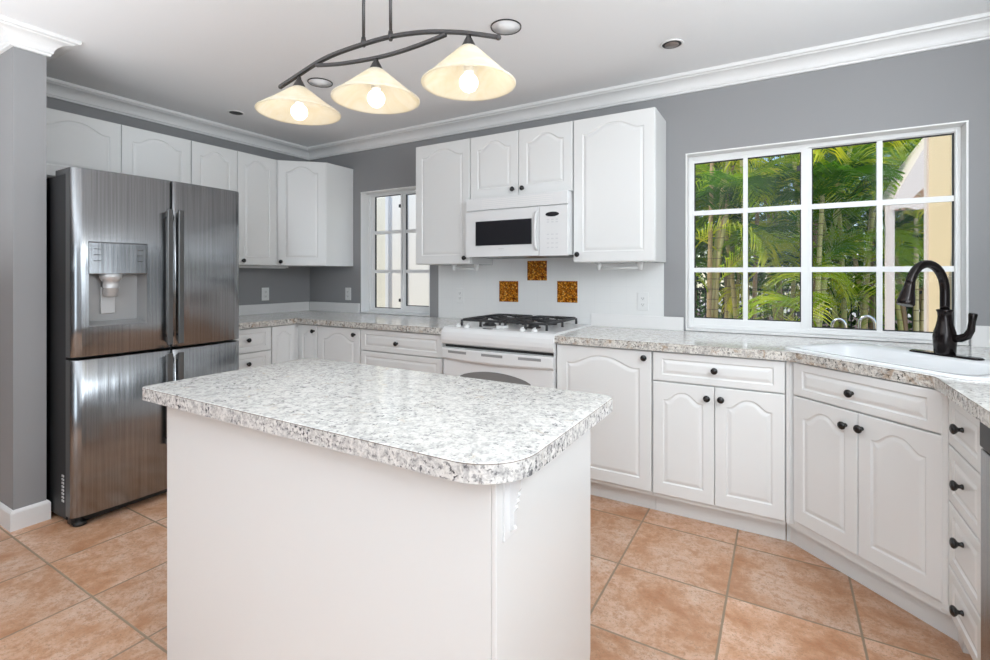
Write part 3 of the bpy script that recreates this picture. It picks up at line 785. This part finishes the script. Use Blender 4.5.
d4, _ = fdoor('door', SP+.003, HW, .055, .838)
# dispenser
b = MB(); rx0, rx1, rz0, rz1 = -.372, -.118, 1.004, 1.270
fy0, fy1 = yf1(rx0), yf1(rx1)
def Q(*p): b.quadpts(p)
rb = .066
Q((rx0, fy0, rz0), (rx0, fy0, rz1), (rx0+.01, rb, rz1), (rx0+.01, rb, rz0+.02))
Q((rx1, fy1, rz0), (rx1, fy1, rz1), (rx1-.01, rb, rz1), (rx1-.01, rb, rz0+.02))
Q((rx0, fy0, rz1), (rx1, fy1, rz1), (rx1-.01, rb, rz1), (rx0+.01, rb, rz1))
Q((rx0, fy0, rz0), (rx1, fy1, rz0), (rx1-.01, rb, rz0+.02), (rx0+.01, rb, rz0+.02))
Q((rx0+.01, rb, rz0+.02), (rx1-.01, rb, rz0+.02), (rx1-.01, rb, rz1), (rx0+.01, rb, rz1))
dr1 = b.build('dispenser_recess', RECESSP, d1)
b = MB()
lp = []
for k in range(13):
    x = -.374+(.258)*k/12; y = yf1(x)
    lp.append([(x, y+.004, 1.268), (x, y-.007, 1.270), (x, y-.008, 1.428), (x, y+.004, 1.436)])
b.loft(lp, True, True, True, False); dp = b.build('dispenser_panel', STEEL, d1, bevel=.002)
for z in (1.335, 1.365, 1.395):
    Box('touch_mark', -.355, -.325, yf1(-.34)-.0095, yf1(-.34)-.006, z, z+.003, INK, dp)
    Box('touch_mark', -.165, -.140, yf1(-.15)-.0105, yf1(-.15)-.007, z, z+.003, INK, dp)
b = MB(); b.lathe([(.050, 1.27), (.048, 1.25), (.040, 1.235), (.034, 1.23), (.034, 1.20), (.036, 1.198), (.036, 1.194), (.033, 1.192), (.031, 1.155), (.024, 1.15), (.001, 1.15)], (-.268, .022, 0), seg=22); b.build('dispenser_nozzle', SILVERP, d1)
b = MB(); b.box(-.30, -.235, .052, .064, 1.06, 1.20); b.build('dispenser_paddle', SILVERP, d1, bevel=.004)
# handles
for (x0, x1, z0, z1, dpar) in ((-.032, -.002, .875, 1.632, d1), (.026, .056, .875, 1.632, d2), (-.032, -.002, .30, .822, d3), (.026, .056, .30, .822, d4)):
    h = MB(); y = -.062
    h.prism([(x, yy) for x, yy in fillet([(x0, y), (x1, y), (x1, y+.014), (x0, y+.014)], .005, 3)], z0, z1)
    h.box(x0+.008, x1-.008, y+.012, -.016, z0+.01, z0+.04); h.box(x0+.008, x1-.008, y+.012, -.016, z1-.04, z1-.01)
    h.build('handle', DOORSIDE, dpar)
Box('center_gap', SP-.003, SP+.003, -.004, .09, .06, 1.79, BLACKP, fr)
Box('hinge_cover', -HW+.01, -HW+.11, .10, .24, 1.776, 1.806, DOORSIDE, fr, bevel=.004)
Box('hinge_cover', HW-.11, HW-.01, .10, .24, 1.776, 1.806, DOORSIDE, fr, bevel=.004)
Box('toe_grille', -HW+.01, HW-.01, .045, .09, .012, .05, BLACKP, fr)
for x in (-HW+.045, HW-.045):
    b = MB(); b.lathe([(.026, .001), (.028, .006), (.028, .018), (.015, .022), (.015, .05)], (x, .045, 0), seg=16); b.build('foot', BLACKP, fr)
b = MB()
for k in range(8): b.box(-HW+.0015, -HW+.0045, .11, .135, .115+k*.018, .125+k*.018)
b.build('rating_label', PALEINK, fr)

# ------------------------------------------------------------------ island
il = empty('kitchen_island', (2.9, -2.12, 0), 0, 'white kitchen island with a speckled rounded laminate top in the foreground', 'kitchen island')
o_ = (2.9, -2.12)
IZ0, IZ1 = .859, .900
def sidepoly(b, x0, x1, notch):
    y0, y1 = -2.398-o_[1], -1.845-o_[1]
    pts = [(y0, .001), (y1-notch, .001), (y1-notch, .11), (y1-.022, .118), (y1-.004, .135), (y1, .155), (y1, IZ0), (y0, IZ0)]
    b.loft([[(x-o_[0], y, z) for y, z in pts] for x in (x0, x1)], True, True, True, False)
b = MB(); sidepoly(b, 2.286, 3.518, .05); b.build('body', WHITE, il, bevel=.0015)
b = MB(); sidepoly(b, 3.5185, 3.53, .05); b.build('end_panel', GLOSSW, il, bevel=.002)
slab('worktop', sh(fillet([(2.216, -2.446), (3.583, -2.446), (3.583, -1.784), (2.216, -1.784)], [.022, .125, .022, .05], 8), o_), IZ0+.0005, IZ1, il, GRANI, GRANIE)
b = MB()
b.prism([(0, 0), (.026, 0), (.024, -.03), (.018, -.038), (.021, -.044), (.015, -.052), (.018, -.058), (.012, -.066), (.015, -.072), (.009, -.080), (.008, -.108), (.012, -.114), (.0, -.122)], -.004, .004,
        Matrix.Translation((3.5345-o_[0], -2.345-o_[1], IZ0-.001)) @ Matrix.Rotation(R(90), 4, 'X'))
b.build('bracket', WHITE2, il)
Box('bracket_plate', 3.5302-o_[0], 3.5345-o_[0], -2.372-o_[1], -2.318-o_[1], IZ0-.135, IZ0-.002, WHITE2, il, bevel=.001)

# ------------------------------------------------------------------ pendant
A = Vector((2.51, -2.06)); Bv = Vector((3.177, -1.975)); dv = (Bv-A).normalized(); pa = math.atan2(dv.y, dv.x)
pn = empty('pendant_light', (A.x, A.y, 1.85), pa, 'curved dark nickel ceiling light with three lit cream glass shades over the island', 'light fixture')
def ribbon(pts, wd, th, name):
    b = MB(); P = [Vector((x, 0, z-1.85)) for x, z in pts]; Q_ = []
    # smooth via catmull-rom
    for i in range(len(P)-1):
        p0, p1, p2, p3 = P[max(i-1, 0)], P[i], P[i+1], P[min(i+2, len(P)-1)]
        for k in range(4):
            t = k/4; Q_.append(.5*((2*p1)+(-p0+p2)*t+(2*p0-5*p1+4*p2-p3)*t*t+(-p0+3*p1-3*p2+p3)*t**3))
    Q_.append(P[-1]); loops = []
    for i, p in enumerate(Q_):
        d = (Q_[min(i+1, len(Q_)-1)]-Q_[max(i-1, 0)]).normalized(); nn = Vector((-d.z, 0, d.x))
        loops.append([p+nn*a_*th/2+Vector((0, s_*wd/2, 0)) for a_, s_ in ((-1, -1), (-1, 1), (1, 1), (1, -1))])
    b.loft(loops, True, True, True, False); return b.build(name, NICKEL, pn, bevel=.0012)
ribbon([(-.094, 1.962), (-.013, 1.989), (.073, 2.018), (.154, 2.036), (.272, 2.048), (.395, 2.053), (.512, 2.044), (.601, 2.028), (.686, 2.007), (.776, 1.978)], .014, .011, 'arched_bar')
ribbon([(.073, 2.012), (.14, 2.003), (.208, 1.997), (.323, 1.993), (.419, 1.996), (.512, 2.006), (.601, 2.020)], .013, .010, 'lower_bar')
for x, z in ((-.096, 1.961), (.779, 1.977)):
    b = MB(); b.lathe([(.001, -.006), (.008, -.004), (.009, 0), (.008, .004), (.001, .006)], (x, 0, z-1.85), axis='-y', seg=12); b.build('end_cap', NICKEL, pn)
for x in (.282, .392):
    b = MB(); b.tube([(x, 0, .204), (x, 0, ZC-1.85-.02)], .0055, 10); b.build('rod', NICKEL, pn)
    b = MB(); b.tube([(x, 0, .190), (x, 0, .205), (x, 0, .222)], [.006, .010, .007], 10); b.build('rod_joint', NICKEL, pn)
b = MB(); b.lathe([(.075, ZC-1.85-.001), (.075, ZC-1.85-.014), (.06, ZC-1.85-.022), (.001, ZC-1.85-.024)], (.337, 0, 0), seg=24); b.build('ceiling_canopy', NICKEL, pn)
for i, (x, zt_) in enumerate(((-.005, 1.983), (.334, 1.992), (.680, 2.005))):
    c0 = zt_-1.85
    b = MB(); b.lathe([(.006, c0), (.0085, c0-.010), (.013, c0-.018), (.024, c0-.040), (.025, c0-.045), (.001, c0-.046)], (x, 0, 0), seg=18); cap = b.build('shade_cap', NICKEL, pn)
    hs = c0-.038; rim = .0
    prof = [(.022, hs), (.032, hs*.93), (.064, hs*.67), (.100, hs*.375), (.128, .017), (.140, .008), (.1455, .004), (.1455, .001), (.143, 0)]
    inn = [(.137, .001), (.133, .004), (.122, .014), (.095, hs*.35), (.059, hs*.64), (.028, hs*.90), (.018, hs-.004)]
    b = MB(); b.lathe(prof+inn, (x, 0, 0), seg=40, closed=True); b.build('glass_shade', SHADE, pn)
    b = MB(); rb_ = .029
    b.lathe([(.001, -rb_*1.0+.006)]+[(rb_*math.sin(PI*k/12), .006-rb_*math.cos(PI*k/12)) for k in range(1, 12)]+[(.001, .006+rb_)], (x, 0, 0), seg=20); bl = b.build('bulb', BULB, pn)
    b = MB(); b.lathe([(.014, .036), (.016, .040), (.016, hs-.006), (.010, hs-.003)], (x, 0, 0), seg=16); b.build('socket', PLATE, pn)
    ld = bpy.data.lights.new('bulb_light', 'POINT'); ld.energy = .55; ld.color = (1, .94, .84); ld.shadow_soft_size = .028
    lo = bpy.data.objects.new('bulb_light', ld); COL.objects.link(lo); lo.parent = pn; lo.location = (x, 0, -.028)

# recessed ceiling lights
def downlight(x, y, r, dark, lab):
    e = empty('recessed_light', (x, y, ZC), 0, lab, 'ceiling light', 'recessed ceiling lights')
    if dark:
        b = MB(); b.lathe([(r*1.18, -.0005), (r*1.18, -.004), (r, -.006), (r*.98, -.002), (r*.9, -.0015), (r*1.0, -.0004)], seg=28, closed=True); b.build('trim_ring', TRIMW, e)
        b = MB(); b.lathe([(r*.97, -.001), (r*.97, -.004), (r*.8, -.0045), (.001, -.0035)], seg=28); b.build('baffle', BLACKP, e)
        if dark == 2:
            b = MB(); b.lathe([(r*.72, -.0042), (r*.72, -.007), (.001, -.009)], seg=24); b.build('lamp_lens', mat('brown_lamp_glass', (.20, .16, .14), .3), e)
    else:
        b = MB(); b.lathe([(r, -.0005), (r, -.005), (r*.955, -.006), (r*.945, -.0005)], seg=36, closed=True); b.build('trim_ring', BLACKP, e)
        b = MB(); b.lathe([(r*.94, -.0008), (r*.93, -.004), (r*.60, -.003), (r*.58, -.010), (.001, -.014)], seg=32); b.build('lamp_lens', LAMPW, e)
downlight(2.845, -1.128, .076, 0, 'white recessed ceiling light with dark ring near the right end of the pendant')
downlight(1.49, -1.118, .076, 0, 'white recessed ceiling light with thin dark ring, between two shades')
downlight(3.515, -.527, .050, 2, 'small recessed ceiling light with brown lens, right of the pendant near the crown moulding')
downlight(.474, -1.046, .048, 1, 'small black recessed ceiling light above the tall cabinet beside the refrigerator')

# ------------------------------------------------------------------ outdoors
struct(Box('ground', -12, 16, .16, 26, -.20, -.10, GROUND))
struct(Box('planting_bed', -3, 12, 3.4, 16, -.10, -.07, SOIL))
# wing wall right of the large window
wg = empty('wing_wall', (4.9, .2, -.1), 0, 'cream stucco outside wall seen at the right edge of the large window', 'wall')
b = MB(); b.box(.0, .25, 0.0, 1.02, 0, 3.2); b.build('wall_body', CREAM, wg)
b = MB(); b.box(-.012, .26, 1.02, 1.10, 0, 3.2); b.build('corner_board', PINKW, wg)
# opposite house wall seen through the small window
hw = empty('patio_wall', (.3, 1.9, -.1), 0, 'pale sunlit patio wall with tall glass door seen through the small window', 'wall')
Box('wall_body', -3.6, 2.6, 0, .2, 0, 3.0, CREAMW, hw)
for x in (-1.42, -1.05, -.75, -.2, .1, .42):
    Box('door_frame', x, x+.05, -.03, 0, 0, 2.5, ALU, hw)
Box('door_panel', -1.37, -1.05, -.015, 0, .05, 2.45, mat('pale_yellow_paint', (.88, .84, .70), .5), hw)
Box('door_panel', -.15, .1, -.015, 0, .05, 2.45, mat('pale_cream_paint', (.90, .86, .74), .5), hw)
# canopy
cn = empty('patio_canopy', (5.0, 3.0, -.1), 0, 'white sloping canopy with scalloped edge on a post, outside the large window', 'canopy')
def pxw(u, v, y):
    a = (u-495)/488.3; c_, s_ = math.cos(.5304), math.sin(.5304); dx, dy = c_*a-s_, s_*a+c_; t = (y+3.2308)/dy
    return (4.0155+dx*t, 1.2636-(v-275)/488.3*t)
def cpoly(name, pts, y0, y1, m):
    b = MB(); a_ = [b.bm.verts.new((x-5.0, y0-3.0, z+.1)) for x, z in pts]; c_ = [b.bm.verts.new((x-5.0, y1-3.0, z+.1)) for x, z in pts]
    b.face(a_); b.face(c_[::-1]); k = len(pts)
    for i in range(k): b.face([a_[i], a_[(i+1) % k], c_[(i+1) % k], c_[i]])
    return b.build(name, m, cn)
cpoly('fascia', [(4.965, 1.985), (5.27, 2.615), (5.7, 3.25), (5.7, 2.62), (5.29, 2.20), (5.11, 2.0), (5.02, 1.985)], 3.0, 3.05, PINKW)
cpoly('back_gable', [(5.02, 1.97), (5.75, 1.97), (5.75, 2.75), (5.29, 2.30), (5.05, 2.03)], 3.6, 3.65, PEACH)
cpoly('roof_slab', [(5.0, 2.05), (5.27, 2.60), (5.7, 3.23), (5.75, 3.20), (5.31, 2.56), (5.05, 2.03)], 3.05, 4.4, PINKW)
sc_ = [(4.955, 1.985), (5.75, 1.985)]; xs_ = [5.75-(5.75-4.955)*k/60 for k in range(61)]
cpoly('scalloped_valance', sc_[:1]+sc_[1:]+[(x, 1.900+.030*abs(math.sin((x-4.955)*PI/.21))) for x in xs_], 2.985, 2.998, PINKW)
Box('post', 4.925-5.0, 4.995-5.0, .01, .08, 0, 2.08, PINKW, cn, bevel=.003)
Box('post', 5.66-5.0, 5.74-5.0, 1.2, 1.28, 0, 2.08, PINKW, cn, bevel=.003)
# pool ladder rails
pr = empty('pool_ladder', (4.68, 3.2, -.1), 0, 'pair of chrome pool ladder rails behind the sink window', 'pool ladder')
for x0, x1, zt_ in ((4.49, 4.61, .89), (4.73, 4.86, .93)):
    pts = [(x0-4.68, 0, 0), (x0-4.68, 0, zt_-.08)]
    xm, rr_ = (x0+x1)/2-4.68, (x1-x0)/2
    pts += [(xm-rr_*math.cos(PI*k/8), .0, zt_-.08+.08*math.sin(PI*k/8)) for k in range(1, 8)]
    pts += [(x1-4.68, 0, zt_-.08), (x1-4.68, .0, 0)]
    b = MB(); b.tube(pts, .016, 10); b.build('rail', CHROME, pr)
# fence
fe = empty('garden_fence', (4.2, 6.6, -.1), 0, 'black metal picket fence at the foot of the palms', 'fence')
b = MB()
for k in range(64): x = -3.2+k*.1; b.box(x-.008, x+.008, -.008, .008, .05, 1.15)
b.build('pickets', FENCE, fe)
b = MB(); b.box(-3.25, 3.25, -.014, .014, 1.08, 1.12); b.box(-3.25, 3.25, -.014, .014, .12, .16); b.build('rails', FENCE, fe)
for x in (-3.2, -1.6, 0, 1.6, 3.2): Box('post', x-.025, x+.025, -.025, .025, 0, 1.2, FENCE, fe)

# palms
def frond_mesh(L, droop, nl, seed):
    rnd = random.Random(seed); b = MB(); pts = []
    for k in range(15):
        t = k/14; ang = R(72)-droop*t; pts.append(None)
    x = z = 0; P = [Vector((0, 0, 0))]
    for k in range(1, 15):
        t = k/14; ang = R(74)-droop*t**1.2; x += math.cos(ang)*L/14; z += math.sin(ang)*L/14; P.append(Vector((x, 0, z)))
    b.tube(P, [.011-.009*k/14 for k in range(15)], 5)
    for k in range(nl):
        t = .14+.86*k/nl; i = min(13, int(t*14)); f_ = t*14-i; p = P[i].lerp(P[i+1], f_); d = (P[i+1]-P[i]).normalized()
        ll = L*.40*math.sin(PI*(.12+.85*t))**.7+.04
        for s_ in (-1, 1):
            side = Vector((0, s_, 0)); up = d.cross(side)*s_
            dirv = (side*.80+d*.62+Vector((0, 0, 1))*rnd.uniform(-.05, .25)).normalized()
            q0 = p; q1 = p+dirv*ll*.5+Vector((0, 0, -.02*ll)); q2 = p+dirv*ll+Vector((0, 0, -.32*ll*rnd.uniform(.5, 1.5)))
            wv = d*.5+Vector((0, 0, .35)); wv = wv.normalized()*(.010+.005*rnd.random())
            a0, a1 = b.bm.verts.new(q0-wv*.5), b.bm.verts.new(q0+wv*.5); b0, b1 = b.bm.verts.new(q1-wv), b.bm.verts.new(q1+wv); c0 = b.bm.verts.new(q2)
            b.face([a0, a1, b1, b0], True); b.face([b0, b1, c0], True)
    me = bpy.data.meshes.new('frond'); b.bm.to_mesh(me); b.bm.free(); me.materials.append(LEAF); return me
FR = [frond_mesh(1.5, R(95), 38, 1), frond_mesh(1.8, R(120), 44, 2), frond_mesh(1.25, R(70), 32, 3), frond_mesh(1.6, R(140), 40, 4)]
def palm(x, y, lab, stems, nf, seed, h0=2.1, h1=3.9, gnd=-.07):
    rnd = random.Random(seed); e = empty('areca_palm', (x, y, gnd), 0, lab, 'palm', 'palms outside the large window')
    tops = []
    for k in range(stems):
        a = rnd.uniform(0, 2*PI); r0 = rnd.uniform(.03, .22); lean = rnd.uniform(.05, .42); h = rnd.uniform(h0, h1)
        dx, dy = math.cos(a), math.sin(a); P = []
        for j in range(8):
            t = j/7; rr_ = r0+lean*t**1.6*h*.45; P.append((dx*rr_, dy*rr_, h*t))
        b = MB(); b.tube(P, [.036-.012*j/7 for j in range(8)], 8); b.build('stem', STEM, e); tops.append((Vector(P[-1]), a))
    for k in range(nf):
        tp, a0 = tops[k % stems]; o = bpy.data.objects.new('frond', rnd.choice(FR)); COL.objects.link(o); o.parent = e
        low = rnd.random() < .45
        o.location = tp+Vector((0, 0, -rnd.uniform(0.2, tp.z*.75) if low else -rnd.uniform(0, .15)))
        if low: o.location.x = tp.x*.6; o.location.y = tp.y*.6
        o.rotation_euler = (rnd.uniform(-.25, .25), rnd.uniform(-.1, .35), rnd.uniform(0, 2*PI)); s_ = rnd.uniform(.75, 1.1); o.scale = (s_, s_, s_)
    return e
PL = [(3.05, 4.3, 'multi-stemmed palm nearest the left edge of the large window', 6, 20),
      (3.60, 5.0, 'leafy palm behind the second pane column of the large window', 5, 22),
      (4.35, 4.6, 'palm with slanting golden stems behind the third pane column', 6, 22),
      (4.90, 5.6, 'bushy palm left of the white canopy post', 5, 22),
      (5.60, 5.4, 'palm behind the white canopy at the right of the large window', 5, 22),
      (2.35, 5.6, 'farther palm at the left side of the large window', 5, 20),
      (3.15, 6.1, 'farther palm behind the two left pane columns', 5, 22),
      (4.10, 6.2, 'farther palm behind the middle mullion of the window', 5, 22),
      (5.20, 6.1, 'farther palm to the right, partly behind the canopy post', 5, 22)]
for i, (x, y, lb, st_, nf) in enumerate(PL): palm(x, y, lb, st_, nf, 40+i)
# hedge behind
rnd = random.Random(5); b = MB()
for k in range(26000):
    x = rnd.uniform(-.5, 8.5); z = rnd.uniform(0, 1)**.8*5.2; y = 7.6+rnd.uniform(0, 1.0)+.5*math.sin(x*2.3)*math.sin(z*1.9+x)
    if rnd.random() < .72 and z > 3.1+.4*math.sin(x*3): continue
    s_ = rnd.uniform(.05, .11); a = Vector((rnd.uniform(-1, 1), rnd.uniform(-1, 1), rnd.uniform(-1, 1))).normalized(); c = a.cross(Vector((rnd.random(), 1, rnd.random()))).normalized()
    p = Vector((x, y, z)); b.quadpts([p-a*s_, p+c*s_*.4, p+a*s_, p-c*s_*.4])
hd = empty('tall_hedge', (0, 0, -.07), 0, 'dense dark green hedge closing the view behind the palms', 'hedge')
o = b.build('foliage', HEDGE, hd); b = MB()
for k in range(14): x = -.2+k*.65; b.tube([(x, 8.2, 0), (x+rnd.uniform(-.3, .3), 8.3, 2.2), (x+rnd.uniform(-.5, .5), 8.3, 4.6)], [.05, .04, .015], 7)
b.build('branches', STEM, hd)
